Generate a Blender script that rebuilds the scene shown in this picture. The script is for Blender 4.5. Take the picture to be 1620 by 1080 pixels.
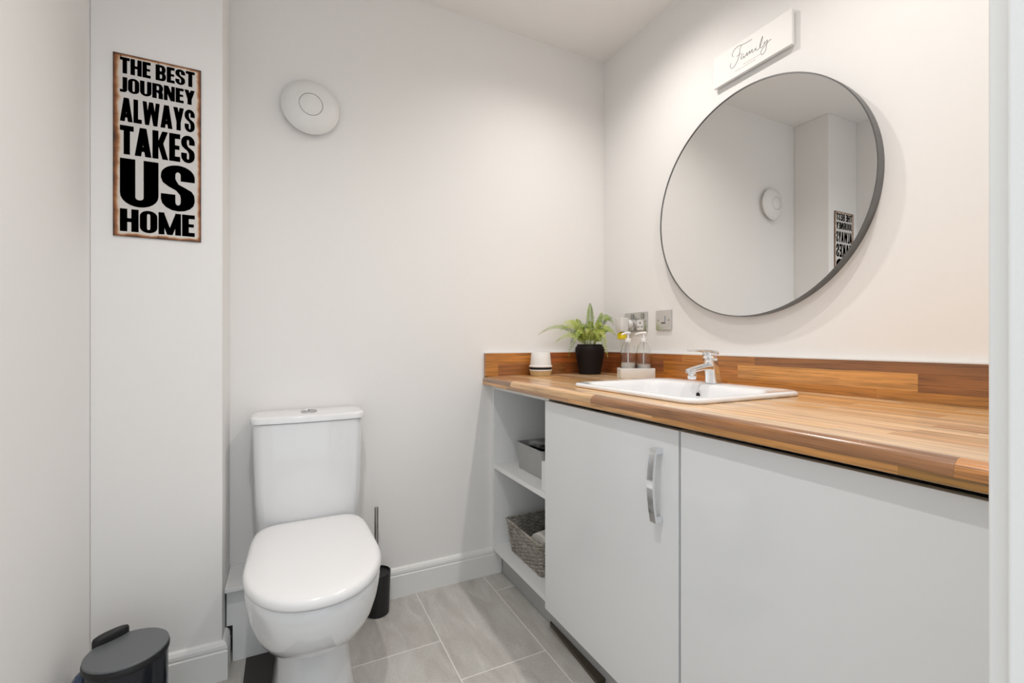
import bpy, bmesh, math, random
from mathutils import Vector, Matrix
random.seed(7)
for o in list(bpy.data.objects):
    bpy.data.objects.remove(o, do_unlink=True)
SC = bpy.context.scene
COL = SC.collection
PI = math.pi

# ------------------------------------------------------------------ camera, world, lights, exposure
YAW = math.radians(26.42)
cam_d = bpy.data.cameras.new('camera'); cam = bpy.data.objects.new('camera', cam_d); COL.objects.link(cam)
cam_d.sensor_width = 36.0; cam_d.lens = 16.0; cam_d.clip_start = 0.01
cam.location = (0, 0, 1.03); cam.rotation_euler = (PI/2, 0, -YAW)
SC.camera = cam
wd = bpy.data.worlds.new('world'); SC.world = wd; wd.use_nodes = True
wd.node_tree.nodes['Background'].inputs[0].default_value = (0.86, 0.94, 1.0, 1)
wd.node_tree.nodes['Background'].inputs[1].default_value = 1.08
vs = SC.view_settings
vs.view_transform = 'Standard'; vs.look = 'None'; vs.gamma = 1.0; vs.use_curve_mapping = False
vs.exposure = 0.12
LAMPS = [((1.0, 1.28), 29.0, (1.0, 0.945, 0.89)), ((0.0, 0.55), 41.0, (1.0, 0.97, 0.94)), ((1.0, 0.50), 24.0, (1.0, 0.955, 0.91))]  # third lamp is added to spread the light more evenly over the walls

# ------------------------------------------------------------------ measurements (metres)
XL, XR, YB, YF, ZC = -0.485, 1.4415, 1.858, 0.135, 2.44
YP, XP = 1.645, -0.1745                     # face and return of the pier
ZT, ZU = 0.877, 0.8395                      # worktop top and underside
XN = 0.779                                  # worktop nose

# ------------------------------------------------------------------ materials
def newmat(name):
    m = bpy.data.materials.new(name); m.use_nodes = True
    return m, m.node_tree, m.node_tree.nodes['Principled BSDF']
def srgb(r, g, b):
    f = lambda c: (c/255/12.92 if c <= 10 else ((c/255+.055)/1.055)**2.4)
    return (f(r), f(g), f(b), 1)
def plain(name, col, rough=.5, metal=0, coat=0, spec=.5, noise=0.03, scale=30, bump=0, trans=0, ior=1.45):
    m, nt, b = newmat(name)
    N = nt.nodes; L = nt.links
    tc = N.new('ShaderNodeTexCoord'); nz = N.new('ShaderNodeTexNoise')
    nz.inputs['Scale'].default_value = scale; nz.inputs['Detail'].default_value = 3
    L.new(tc.outputs['Object'], nz.inputs['Vector'])
    mx = N.new('ShaderNodeMix'); mx.data_type = 'RGBA'; mx.blend_type = 'MIX'
    mx.inputs['A'].default_value = tuple(c*(1-noise) for c in col[:3]) + (1,)
    mx.inputs['B'].default_value = tuple(min(1, c*(1+noise)) for c in col[:3]) + (1,)
    L.new(nz.outputs['Fac'], mx.inputs['Factor']); L.new(mx.outputs['Result'], b.inputs['Base Color'])
    b.inputs['Roughness'].default_value = rough; b.inputs['Metallic'].default_value = metal
    b.inputs['Coat Weight'].default_value = coat; b.inputs['Coat Roughness'].default_value = .04
    b.inputs['Specular IOR Level'].default_value = spec; b.inputs['IOR'].default_value = ior
    b.inputs['Transmission Weight'].default_value = trans
    if bump:
        bp = N.new('ShaderNodeBump'); bp.inputs['Strength'].default_value = bump; bp.inputs['Distance'].default_value = .001
        L.new(nz.outputs['Fac'], bp.inputs['Height']); L.new(bp.outputs['Normal'], b.inputs['Normal'])
    return m
M = {}
M['paint'] = plain('wall_paint', (.865, .853, .84), .75, noise=.008, scale=60, bump=.05, spec=.25)
M['ceil'] = plain('ceiling_paint', (.89, .875, .86), .8, noise=.008, scale=60, spec=.2)
M['gloss_trim'] = plain('trim_paint', (.82, .82, .805), .35, noise=.01)
M['ceramic'] = plain('ceramic', (.83, .835, .85), .08, coat=.6, noise=.005)
M['seat_plastic'] = plain('seat_plastic', (.83, .83, .835), .18, noise=.005)
M['white_plastic'] = plain('white_plastic', (.82, .82, .81), .35, noise=.01)
M['door_gloss'] = plain('door_gloss', (.80, .81, .815), .06, noise=.004, spec=.5)
M['carcass'] = plain('carcass_white', (.85, .855, .85), .45, noise=.01)
M['plinth'] = plain('plinth_grey', (.46, .46, .455), .25, noise=.02)
M['chrome'] = plain('chrome', (.82, .83, .85), .07, metal=1, noise=.01)
M['steel'] = plain('brushed_steel', (.42, .40, .38), .25, metal=1, noise=.05)
M['steel_satin'] = plain('satin_steel', (.55, .55, .55), .28, metal=1, noise=.03)
M['frame_metal'] = plain('frame_metal', (.20, .20, .20), .35, metal=1, noise=.03)
M['mirror'] = plain('mirror_glass', (.84, .84, .83), .004, metal=1, noise=0)
M['black_matt'] = plain('black_matt', (.012, .012, .013), .42, noise=.1)
M['black_gloss'] = plain('black_gloss', (.012, .014, .02), .12, noise=.1)
M['handle_blue_sheen'] = plain('handle_blue_sheen', (.05, .075, .13), .25, noise=.1)  # glossy black part with its bluish reflection put into the colour
M['bin_lid'] = plain('bin_lid', (.125, .132, .14), .36, noise=.05, scale=200)
M['pot'] = plain('pot_dark', (.012, .008, .008), .6, noise=.15, spec=.2)
M['soil'] = plain('soil', (.03, .022, .015), .95, noise=.4, scale=120, bump=1)
M['grey_plastic'] = plain('grey_plastic', (.38, .38, .375), .4, noise=.02)
M['dark'] = plain('dark', (.015, .014, .013), .8, noise=.2)
M['paper'] = plain('paper_roll', (.78, .75, .70), .9, noise=.02, bump=.2)
M['towel'] = plain('towel', (.70, .67, .62), .95, noise=.05, scale=150, bump=.8)
M['ink'] = plain('sign_ink', (.018, .014, .013), .5, noise=.2, scale=150)
M['ink2'] = plain('plaque_ink', (.05, .05, .06), .6, noise=.1)
M['ink3'] = plain('plaque_ink_pale', (.48, .47, .45), .7, noise=.05)
M['plaque'] = plain('plaque_white', (.86, .85, .835), .5, noise=.01)
M['bristle'] = plain('bristle', (.62, .63, .60), .8, noise=.3, scale=200)
M['yellow'] = plain('yellow_oil', (.85, .68, .02), .15, noise=.15, scale=80, spec=.6)
M['soap'] = plain('soap_liquid', (.86, .85, .83), .25, noise=.02)
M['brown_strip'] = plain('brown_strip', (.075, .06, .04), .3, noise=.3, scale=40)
M['lightwood'] = plain('light_wood', (.62, .45, .24), .5, noise=.25, scale=60)
M['grout'] = plain('grout', (.80, .78, .74), .9, noise=.08, scale=120)
M['silicone'] = plain('silicone', (.82, .81, .79), .4, noise=.01)
M['glass'] = plain('clear_glass', (.97, .98, .98), .02, trans=1, noise=0, ior=1.45)

def emis(name, col, st):
    m, nt, b = newmat(name); b.inputs['Emission Color'].default_value = col + (1,); b.inputs['Emission Strength'].default_value = st
    return m
def wood_mat(name, rough, coat):
    # one laminate: every stave brings its own colour (object colour), grain runs along the stave's own Y
    m, nt, b = newmat(name); N = nt.nodes; L = nt.links
    tc = N.new('ShaderNodeTexCoord'); oi = N.new('ShaderNodeObjectInfo')
    off = N.new('ShaderNodeVectorMath'); off.operation = 'SCALE'; off.inputs[0].default_value = (7.3, 13.1, 5.7)
    L.new(oi.outputs['Random'], off.inputs['Scale'])
    add = N.new('ShaderNodeVectorMath'); add.operation = 'ADD'
    L.new(tc.outputs['Object'], add.inputs[0]); L.new(off.outputs[0], add.inputs[1])
    def noise(sc, detail, dist=0):
        mp = N.new('ShaderNodeMapping'); mp.inputs['Scale'].default_value = sc; L.new(add.outputs[0], mp.inputs['Vector'])
        n = N.new('ShaderNodeTexNoise'); n.inputs['Scale'].default_value = 1; n.inputs['Detail'].default_value = detail
        n.inputs['Distortion'].default_value = dist; L.new(mp.outputs[0], n.inputs['Vector']); return n
    a = noise((70, 3.0, 70), 5, .6); f = noise((420, 9, 420), 2); c = noise((18, 1.2, 18), 3, 1.0)
    def ramp(n, p0, v0, p1, v1):
        r = N.new('ShaderNodeMapRange'); r.inputs['From Min'].default_value = p0; r.inputs['From Max'].default_value = p1
        r.inputs['To Min'].default_value = v0; r.inputs['To Max'].default_value = v1; L.new(n.outputs['Fac'], r.inputs['Value']); return r
    ra = ramp(a, .3, .62, .7, 1.30); rf = ramp(f, .30, .42, .45, 1.0); rc = ramp(c, .3, .80, .7, 1.18)
    m1 = N.new('ShaderNodeMath'); m1.operation = 'MULTIPLY'; L.new(ra.outputs[0], m1.inputs[0]); L.new(rf.outputs[0], m1.inputs[1])
    m2 = N.new('ShaderNodeMath'); m2.operation = 'MULTIPLY'; L.new(m1.outputs[0], m2.inputs[0]); L.new(rc.outputs[0], m2.inputs[1])
    sc = N.new('ShaderNodeVectorMath'); sc.operation = 'SCALE'
    L.new(oi.outputs['Color'], sc.inputs[0]); L.new(m2.outputs[0], sc.inputs['Scale']); L.new(sc.outputs[0], b.inputs['Base Color'])
    b.inputs['Roughness'].default_value = rough; b.inputs['Coat Weight'].default_value = coat; b.inputs['Coat Roughness'].default_value = .2
    return m
M['wood'] = wood_mat('woodblock_laminate', .34, .8)

def tile_mat():
    m, nt, b = newmat('floor_tile'); N = nt.nodes; L = nt.links
    tc = N.new('ShaderNodeTexCoord'); oi = N.new('ShaderNodeObjectInfo')
    off = N.new('ShaderNodeVectorMath'); off.operation = 'SCALE'; off.inputs[0].default_value = (9.1, 4.3, 2.2); L.new(oi.outputs['Random'], off.inputs['Scale'])
    add = N.new('ShaderNodeVectorMath'); L.new(tc.outputs['Object'], add.inputs[0]); L.new(off.outputs[0], add.inputs[1])
    mp = N.new('ShaderNodeMapping'); mp.inputs['Scale'].default_value = (9, 3, 5); mp.inputs['Rotation'].default_value = (0, 0, .5); L.new(add.outputs[0], mp.inputs[0])
    n1 = N.new('ShaderNodeTexNoise'); n1.inputs['Scale'].default_value = 1.6; n1.inputs['Detail'].default_value = 6; n1.inputs['Distortion'].default_value = 1.2; L.new(mp.outputs[0], n1.inputs['Vector'])
    n2 = N.new('ShaderNodeTexNoise'); n2.inputs['Scale'].default_value = 160; n2.inputs['Detail'].default_value = 2; L.new(add.outputs[0], n2.inputs['Vector'])
    r = N.new('ShaderNodeValToRGB'); r.color_ramp.elements[0].position = .3; r.color_ramp.elements[1].position = .72
    r.color_ramp.elements[0].color = (.45, .425, .395, 1); r.color_ramp.elements[1].color = (.60, .58, .55, 1); L.new(n1.outputs['Fac'], r.inputs['Fac'])
    r2 = N.new('ShaderNodeMapRange'); r2.inputs['From Min'].default_value = .3; r2.inputs['From Max'].default_value = .7; r2.inputs['To Min'].default_value = .93; r2.inputs['To Max'].default_value = 1.06; L.new(n2.outputs['Fac'], r2.inputs['Value'])
    sc = N.new('ShaderNodeVectorMath'); sc.operation = 'SCALE'; L.new(r.outputs[0], sc.inputs[0]); L.new(r2.outputs[0], sc.inputs['Scale']); L.new(sc.outputs[0], b.inputs['Base Color'])
    b.inputs['Roughness'].default_value = .42
    return m
M['tile'] = tile_mat()
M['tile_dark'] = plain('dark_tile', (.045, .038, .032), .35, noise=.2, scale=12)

def tin_mat():
    # enamel plate; rust follows the plate's own edges (object coordinates, plate 0.206 x 0.516 around its centre)
    m, nt, b = newmat('rusty_enamel'); N = nt.nodes; L = nt.links
    tc = N.new('ShaderNodeTexCoord'); sp = N.new('ShaderNodeSeparateXYZ'); L.new(tc.outputs['Object'], sp.inputs[0])
    def math_(op, a, bb=None, cc=None):
        n = N.new('ShaderNodeMath'); n.operation = op
        for i, v in enumerate((a, bb, cc)):
            if v is None: continue
            if isinstance(v, (int, float)): n.inputs[i].default_value = v
            else: L.new(v, n.inputs[i])
        return n.outputs[0]
    dl = math_('MULTIPLY', math_('ADD', sp.outputs['X'], .103), .85); dr = math_('MULTIPLY', math_('SUBTRACT', .103, sp.outputs['X']), 1.25)
    dt = math_('MULTIPLY', math_('SUBTRACT', .258, sp.outputs['Z']), 1.6); db = math_('MULTIPLY', math_('ADD', sp.outputs['Z'], .258), 1.3)
    d = math_('SMOOTH_MIN', math_('SMOOTH_MIN', dl, dr, .006), math_('SMOOTH_MIN', dt, db, .006), .012)
    nz = N.new('ShaderNodeTexNoise'); nz.inputs['Scale'].default_value = 28; nz.inputs['Detail'].default_value = 6; L.new(tc.outputs['Object'], nz.inputs['Vector'])
    dn = math_('ADD', d, math_('MULTIPLY', math_('SUBTRACT', nz.outputs['Fac'], .5), -.016))
    fac = N.new('ShaderNodeMapRange'); fac.inputs['From Min'].default_value = 0; fac.inputs['From Max'].default_value = .019; L.new(dn, fac.inputs['Value'])
    r = N.new('ShaderNodeValToRGB'); L.new(fac.outputs[0], r.inputs['Fac'])
    e = r.color_ramp.elements; e[0].position = 0; e[0].color = (.035, .014, .008, 1); e[1].position = 1; e[1].color = (.66, .64, .62, 1)
    for p, c in ((.22, (.20, .062, .018, 1)), (.42, (.36, .15, .055, 1)), (.58, (.62, .44, .30, 1)), (.72, (.68, .62, .56, 1))):
        x = e.new(p); x.color = c
    L.new(r.outputs[0], b.inputs['Base Color']); b.inputs['Roughness'].default_value = .45
    return m
M['tin'] = tin_mat()

def leaf_mat():
    m, nt, b = newmat('fern_leaf'); N = nt.nodes; L = nt.links
    tc = N.new('ShaderNodeTexCoord'); oi = N.new('ShaderNodeObjectInfo')
    nz = N.new('ShaderNodeTexNoise'); nz.inputs['Scale'].default_value = 45; L.new(tc.outputs['Object'], nz.inputs['Vector'])
    ad = N.new('ShaderNodeMath'); ad.operation = 'MULTIPLY_ADD'; ad.inputs[1].default_value = .5; L.new(oi.outputs['Random'], ad.inputs[0]); L.new(nz.outputs['Fac'], ad.inputs[2])
    r = N.new('ShaderNodeValToRGB'); L.new(ad.outputs[0], r.inputs['Fac'])
    e = r.color_ramp.elements; e[0].position = .35; e[0].color = (.035, .08, .010, 1); e[1].position = 1.0; e[1].color = (.50, .56, .13, 1)
    x = e.new(.65); x.color = (.22, .32, .03, 1)
    L.new(r.outputs[0], b.inputs['Base Color']); b.inputs['Roughness'].default_value = .45
    b.inputs['Subsurface Weight'].default_value = 0
    return m
M['leaf'] = leaf_mat()
def wicker_mat():
    m, nt, b = newmat('wicker'); N = nt.nodes; L = nt.links
    tc = N.new('ShaderNodeTexCoord'); nz = N.new('ShaderNodeTexNoise'); nz.inputs['Scale'].default_value = 45; nz.inputs['Detail'].default_value = 2; L.new(tc.outputs['Object'], nz.inputs['Vector'])
    r = N.new('ShaderNodeValToRGB'); L.new(nz.outputs['Fac'], r.inputs['Fac'])
    e = r.color_ramp.elements; e[0].position = .3; e[0].color = (.20, .18, .155, 1); e[1].position = .7; e[1].color = (.50, .46, .40, 1)
    L.new(r.outputs[0], b.inputs['Base Color']); b.inputs['Roughness'].default_value = .7
    return m
M['wicker'] = wicker_mat()

# ------------------------------------------------------------------ helpers
def link(name, mesh, mat, parent=None, local=False, smooth=False, bevel=0, seg=2):
    o = bpy.data.objects.new(name, mesh); COL.objects.link(o)
    if mat is not None and not mesh.materials: mesh.materials.append(mat)
    if smooth:
        for p in mesh.polygons: p.use_smooth = True
    if parent is not None:
        o.parent = parent
        if not local: o.matrix_parent_inverse = parent.matrix_basis.inverted()
    if bevel:
        bv = o.modifiers.new('bevel', 'BEVEL'); bv.width = bevel; bv.segments = seg; bv.limit_method = 'ANGLE'; bv.angle_limit = math.radians(40)
        for p in mesh.polygons: p.use_smooth = True
        wn = o.modifiers.new('wn', 'WEIGHTED_NORMAL'); wn.keep_sharp = True
    return o
def obj(name, bm, mat, parent=None, local=False, smooth=False, bevel=0, seg=2, sharp=None):
    bmesh.ops.recalc_face_normals(bm, faces=bm.faces)
    me = bpy.data.meshes.new(name); bm.to_mesh(me); bm.free()
    if smooth and sharp is not None:
        for p in me.polygons: p.use_smooth = True
        me.set_sharp_from_angle(angle=math.radians(sharp))
    return link(name, me, mat, parent, local, smooth, bevel, seg)
def box(bm, x0, x1, y0, y1, z0, z1):
    v = [bm.verts.new((x, y, z)) for z in (z0, z1) for y in (y0, y1) for x in (x0, x1)]
    for f in ((0, 2, 3, 1), (4, 5, 7, 6), (0, 1, 5, 4), (2, 6, 7, 3), (0, 4, 6, 2), (1, 3, 7, 5)):
        bm.faces.new([v[i] for i in f])
def boxes(*bs):
    bm = bmesh.new()
    for b in bs: box(bm, *b)
    return bm
def loft(bm, secs, cap0=True, cap1=True, closed=True):
    rows = [[bm.verts.new(p) for p in s] for s in secs]
    n = len(rows[0])
    for a, b in zip(rows, rows[1:]):
        for i in range(n if closed else n-1):
            j = (i+1) % n
            bm.faces.new((a[i], a[j], b[j], b[i]))
    if cap0: bm.faces.new(rows[0][::-1])
    if cap1: bm.faces.new(rows[-1])
    return rows
def lathe(bm, prof, c=(0, 0, 0), n=40, axis='z', cap0=True, cap1=True):
    # prof: (radius, height) pairs
    secs = []
    for r, h in prof:
        s = []
        for i in range(n):
            a = 2*PI*i/n; p = (r*math.cos(a), r*math.sin(a), h)
            if axis == 'y': p = (p[0], p[2], p[1])
            if axis == 'x': p = (p[2], p[0], p[1])
            s.append((p[0]+c[0], p[1]+c[1], p[2]+c[2]))
        secs.append(s)
    loft(bm, secs, cap0, cap1)
def tube(bm, pts, r, n=8, flat=1.0):
    pts = [Vector(p) for p in pts]; secs = []
    up = Vector((0, 0, 1)); t0 = (pts[1]-pts[0]).normalized()
    if abs(t0.dot(up)) > .9: up = Vector((1, 0, 0))
    s = t0.cross(up).normalized()
    for i, p in enumerate(pts):
        t = (pts[min(i+1, len(pts)-1)]-pts[max(i-1, 0)]).normalized()
        s = (s - t*s.dot(t)).normalized(); w = t.cross(s)
        rr = r[i] if isinstance(r, (list, tuple)) else r
        secs.append([p + s*rr*math.cos(2*PI*k/n) + w*rr*flat*math.sin(2*PI*k/n) for k in range(n)])
    loft(bm, secs)
def rrect(x0, x1, y0, y1, r, z, n=6):
    pts = []
    for cx, cy, a0 in ((x1-r, y1-r, 0), (x0+r, y1-r, PI/2), (x0+r, y0+r, PI), (x1-r, y0+r, 1.5*PI)):
        for i in range(n+1):
            a = a0 + PI/2*i/n; pts.append((cx+r*math.cos(a), cy+r*math.sin(a), z))
    return pts
def bez(p0, p1, p2, n):
    p0, p1, p2 = map(Vector, (p0, p1, p2))
    return [(1-t)**2*p0 + 2*t*(1-t)*p1 + t*t*p2 for t in [i/n for i in range(n+1)]]
def thing(name, label, cat, loc=(0, 0, 0), rotz=0, group=None):
    o = bpy.data.objects.new(name, None); COL.objects.link(o); o.location = loc; o.rotation_euler = (0, 0, rotz)
    o.empty_display_size = .05
    o.matrix_basis = Matrix.Translation(loc) @ Matrix.Rotation(rotz, 4, 'Z')
    return tag(o, label, cat, group)
def tag(o, label, cat, group=None):
    o['label'] = label; o['category'] = cat
    if group: o['group'] = group
    return o
def struct(o, label=None, cat=None):
    o['kind'] = 'structure'
    if label: o['label'] = label
    if cat: o['category'] = cat
    return o

# ------------------------------------------------------------------ room shell
fl = struct(obj('floor', boxes((XL-.1, XR+.1, -.6, YB+.1, -.06, -.0007)), M['grout']), 'grey floor of long stone-look tiles laid in thirds with pale grout', 'floor')
GX, GY, PX, PY, G = .776, 1.7152, .298, .607, .0032
tile_cache = {}
for i in range(-5, 3):
    xa, xb = GX + i*PX, GX + (i+1)*PX
    off = GY + .2023*(((-i) % 3) - 3)
    for j in range(-4, 4):
        ya, yb = off + j*PY, off + (j+1)*PY
        x0, x1 = max(xa+G/2, XL+.001), min(xb-G/2, XR-.001); y0, y1 = max(ya+G/2, -.4), min(yb-G/2, YB-.001)
        if x1-x0 < .01 or y1-y0 < .01: continue
        key = (round(x1-x0, 4), round(y1-y0, 4))
        if key not in tile_cache:
            w, h = key; bm = boxes((-w/2, w/2, -h/2, h/2, -.0045, 0)); me = bpy.data.meshes.new('tile'); 
            bmesh.ops.bevel(bm, geom=[e for e in bm.edges if all(v.co.z > -.001 for v in e.verts)], offset=.0008, segments=1, affect='EDGES')
            bmesh.ops.recalc_face_normals(bm, faces=bm.faces); bm.to_mesh(me); bm.free(); tile_cache[key] = me
        me = tile_cache[key]
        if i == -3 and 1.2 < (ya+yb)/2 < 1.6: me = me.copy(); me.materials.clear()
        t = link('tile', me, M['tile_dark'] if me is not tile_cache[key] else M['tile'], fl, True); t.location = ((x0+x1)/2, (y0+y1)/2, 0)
struct(obj('ceiling', boxes((XL-.1, XR+.1, YF-.135, YB+.1, ZC, ZC+.1)), M['ceil']), 'plain white ceiling', 'ceiling')
struct(obj('wall_back', boxes((XL-.1, XR+.1, YB, YB+.1, -.0045, ZC)), M['paint']), 'warm white wall behind the toilet', 'wall')
struct(obj('wall_right', boxes((XR, XR+.1, YF-.135, YB, -.0045, ZC)), M['paint']), 'warm white wall carrying the round mirror', 'wall')
struct(obj('wall_left', boxes((XL-.1, XL, YF-.135, YB, -.0045, ZC)), M['paint']), 'plain white side wall beside the pedal bin', 'wall')
struct(obj('wall_pier', boxes((XL, XP, YP, YB, -.0045, ZC)), M['paint'], bevel=.003), 'white boxed-out pier carrying the slogan sign', 'wall')
XJ0, XJ1, ZH = -.40, .42, 2.05
struct(obj('wall_front', boxes((XL, XJ0-.028, YF-.135, YF, -.0045, ZC), (XJ1+.028, XR, YF-.135, YF, -.0045, ZC), (XJ0-.028, XJ1+.028, YF-.135, YF, ZH+.028, ZC)), M['paint']), 'white wall with the doorway', 'wall')
struct(obj('trim_1', boxes((XJ1, XJ1+.028, -.001, YF-.004, 0, ZH+.028), (XJ0-.028, XJ0, -.001, YF-.004, 0, ZH+.028), (XJ0, XJ1, -.001, YF-.004, ZH, ZH+.028)), M['gloss_trim'], bevel=.002), 'white painted door lining at the edge of the doorway', 'trim')
struct(obj('trim_2', boxes((XJ1-.012, XJ1, .05, .1185, 0, ZH), (XJ0, XJ0+.012, .05, .1185, 0, ZH), (XJ0+.012, XJ1-.012, .05, .1185, ZH-.012, ZH)), M['gloss_trim'], bevel=.002), 'white painted door stop fixed to the door lining', 'trim')
# baseboards: moulded profile swept along X or Y
def skirting(name, p0, p1, nrm, label, m0=0, m1=0):
    prof = [(0, 0), (.0155, 0), (.0155, .086), (.0125, .089), (.0125, .0925), (.0145, .095), (.0135, .104), (.0085, .1125), (.004, .1155), (0, .116)]
    p0 = Vector(p0); p1 = Vector(p1); n = Vector(nrm); d = (p1-p0).normalized(); bm = bmesh.new()
    secs = [[p + n*a + Vector((0, 0, z)) + d*(k*a) for a, z in prof] for p, k in ((p0, m0), (p1, m1))]
    loft(bm, secs)
    return struct(obj(name, bm, M['gloss_trim']), label, 'baseboard')
skirting('baseboard_back', (.16, YB, 0), (.8640, YB, 0), (0, -1, 0), 'white moulded baseboard between toilet and cabinets')
skirting('baseboard_pier', (XL, YP, 0), (XP, YP, 0), (0, -1, 0), 'white moulded baseboard along the pier below the slogan sign', 0, 1)
skirting('baseboard_return', (XP, YP, 0), (XP, 1.712, 0), (1, 0, 0), 'short white baseboard on the pier return beside the toilet', -1, 0)
skirting('baseboard_left', (XL, YF, 0), (XL, YP-.0155, 0), (1, 0, 0), 'white baseboard along the side wall by the bin')

# recessed ceiling downlights; the last is an added one for evener walls
for k, ((lx, ly), en, lc) in enumerate(LAMPS):
    t = thing('ceiling_downlight', ['round recessed downlight in the ceiling above the basin', 'round recessed downlight in the ceiling beside the side wall', 'added round downlight evening out the light, in the ceiling above the handleless cabinet'][k], 'downlight', (lx, ly, ZC), group='recessed ceiling downlights')
    bm = bmesh.new(); lathe(bm, [(.030, -.001), (.044, -.001), (.045, -.004), (.042, -.007), (.032, -.007), (.030, -.001)], (lx, ly, ZC), 32, cap0=False, cap1=False); obj('ring', bm, M['chrome'], t, smooth=True)
    bm = bmesh.new(); lathe(bm, [(.0295, -.001), (.0295, -.003)], (lx, ly, ZC), 32); obj('lens', bm, emis('lamp_lens', lc, 12), t)
    ld = bpy.data.lights.new('downlight_light', 'SPOT'); ld.spot_size = math.radians(146); ld.spot_blend = 1.0; ld.shadow_soft_size = .022; ld.energy = en; ld.color = lc
    lo = bpy.data.objects.new('downlight_light', ld); COL.objects.link(lo); lo.location = (lx, ly, ZC-.009)
    lo.parent = t; lo.matrix_parent_inverse = t.matrix_basis.inverted()

# ------------------------------------------------------------------ low boxing behind the toilet
t = thing('pipe_boxing', 'low white pipe boxing behind the toilet, butting against the pier', 'boxing', (-.02, 1.78, 0))
obj('front_panel', boxes((XP+.021, .15, 1.7135, 1.7285, .0, .117), (XP+.004, .15, 1.7135, 1.7285, .117, .2345)), M['carcass'], t)
obj('side_panel', boxes((.135, .15, 1.7285, YB-.001, 0, .2345)), M['carcass'], t)
obj('top_board', boxes((XP+.001, .155, 1.688, YB-.001, .2345, .2475)), M['carcass'], t, bevel=.0015)

# ------------------------------------------------------------------ toilet
TX = .0735
t = thing('toilet', 'white close-coupled toilet with closed lid and dual-flush cistern', 'toilet', (TX, 1.50, 0))
def egg(z, w, yf, yb, ym, nf=2.15, nb=3.5, wb=1.0, n=64):
    s = []
    for i in range(n):
        a = 2*PI*i/n; c, q = math.cos(a), math.sin(a)
        if q < 0:
            x = w*math.copysign(abs(c)**(2/nf), c); y = ym + (ym-yf)*math.copysign(abs(q)**(2/nf), q)
        else:
            x = w*math.copysign(abs(c)**(2/nb), c); y = ym + (yb-ym)*abs(q)**(2/nb)
            x *= 1 - (1-wb)*((y-ym)/(yb-ym))**1.5
        s.append((TX+x, y, z))
    return s
bm = bmesh.new()
secs = [(0, .112, 1.315, 1.685, 1.48, 2.4), (.012, .112, 1.315, 1.685, 1.48, 2.4), (.05, .106, 1.325, 1.685, 1.48, 2.4), (.10, .100, 1.34, 1.685, 1.48, 2.4), (.158, .097, 1.345, 1.685, 1.47, 2.3),
        (.186, .099, 1.34, 1.685, 1.46, 2.2), (.197, .110, 1.316, 1.685, 1.45, 2.1), (.213, .1235, 1.283, 1.685, 1.44, 2.1), (.235, .1375, 1.247, 1.685, 1.43, 2.1), (.262, .149, 1.217, 1.685, 1.42, 2.1), (.29, .158, 1.193, 1.685, 1.41, 2.1), (.33, .1665, 1.174, 1.685, 1.40, 2.1), (.37, .171, 1.165, 1.685, 1.39, 2.1), (.392, .171, 1.164, 1.685, 1.385, 2.1), (.3985, .168, 1.168, 1.682, 1.385, 2.1)]
loft(bm, [egg(z, w, yf, yb, ym, nf) for z, w, yf, yb, ym, nf in secs])
pan = obj('pan', bm, M['ceramic'], t, smooth=True, sharp=50)
bm = bmesh.new(); loft(bm, [rrect(TX-.15, TX+.15, 1.60, 1.845, .03, .33), rrect(TX-.16, TX+.16, 1.60, 1.848, .03, .36), rrect(TX-.160, TX+.160, 1.60, 1.85, .03, .3985)])
obj('cistern_shelf', bm, M['ceramic'], t, smooth=True, sharp=50)
def lidsec(z, k): return egg(z, .1755-k, 1.152+k, 1.686-k*.6, 1.40, 2.15, 7, .945)
bm = bmesh.new(); loft(bm, [lidsec(.3995, .009), lidsec(.4005, .006), lidsec(.4030, .004), lidsec(.4035, .012)]); obj('seat', bm, M['seat_plastic'], t, smooth=True, sharp=40)
bm = bmesh.new(); loft(bm, [lidsec(.4040, .004), lidsec(.4055, .001), lidsec(.410, 0), lidsec(.418, .0005), lidsec(.424, .003), lidsec(.4285, .008), lidsec(.4315, .016), lidsec(.4335, .030), lidsec(.4345, .06), lidsec(.435, .10)])
obj('lid', bm, M['seat_plastic'], t, smooth=True, sharp=60)
def csec(z, hw, yf, yb, r=.03, bow=.012):
    return [(x, y - (bow*(1-((x-TX)/hw)**2) if y < (yf+yb)/2 else 0), z) for x, y, z in rr2(TX-hw, TX+hw, yf, yb, r, z)]
def rr2(x0, x1, y0, y1, r, z):
    p = rrect(x0, x1, y0, y1, r, z); out = []
    for i, a in enumerate(p):                    # subdivide the long straight runs so the front can bow
        b = p[(i+1) % len(p)]; out.append(a)
        if math.dist(a, b) > .1 and abs(a[1]-b[1]) < 1e-6:
            for k in range(1, 10): out.append((a[0]+(b[0]-a[0])*k/10, a[1], z))
    return out
bm = bmesh.new(); loft(bm, [csec(.399, .158, 1.703, 1.850), csec(.404, .162, 1.701, 1.850), csec(.50, .166, 1.694, 1.850), csec(.65, .170, 1.690, 1.850), csec(.757, .1725, 1.687, 1.850)])
cis = obj('cistern', bm, M['ceramic'], t, smooth=True, sharp=50)
bm = bmesh.new(); loft(bm, [csec(.7577, .1715, 1.690, 1.851), csec(.7590, .1775, 1.684, 1.853), csec(.7605, .1785, 1.682, 1.854), csec(.7765, .1785, 1.682, 1.854), csec(.7800, .1770, 1.6845, 1.853), csec(.7815, .1735, 1.689, 1.852), csec(.7818, .160, 1.705, 1.845)])
cl = obj('cistern_lid', bm, M['ceramic'], t, smooth=True, sharp=50)
bm = bmesh.new(); lathe(bm, [(.0265, .7815), (.0265, .7845), (.0240, .7862), (.0230, .7850), (.001, .7850)], (TX, 1.768, 0), 36); fb = obj('flush_button', bm, M['steel_satin'], cl, smooth=True, sharp=40)
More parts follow.
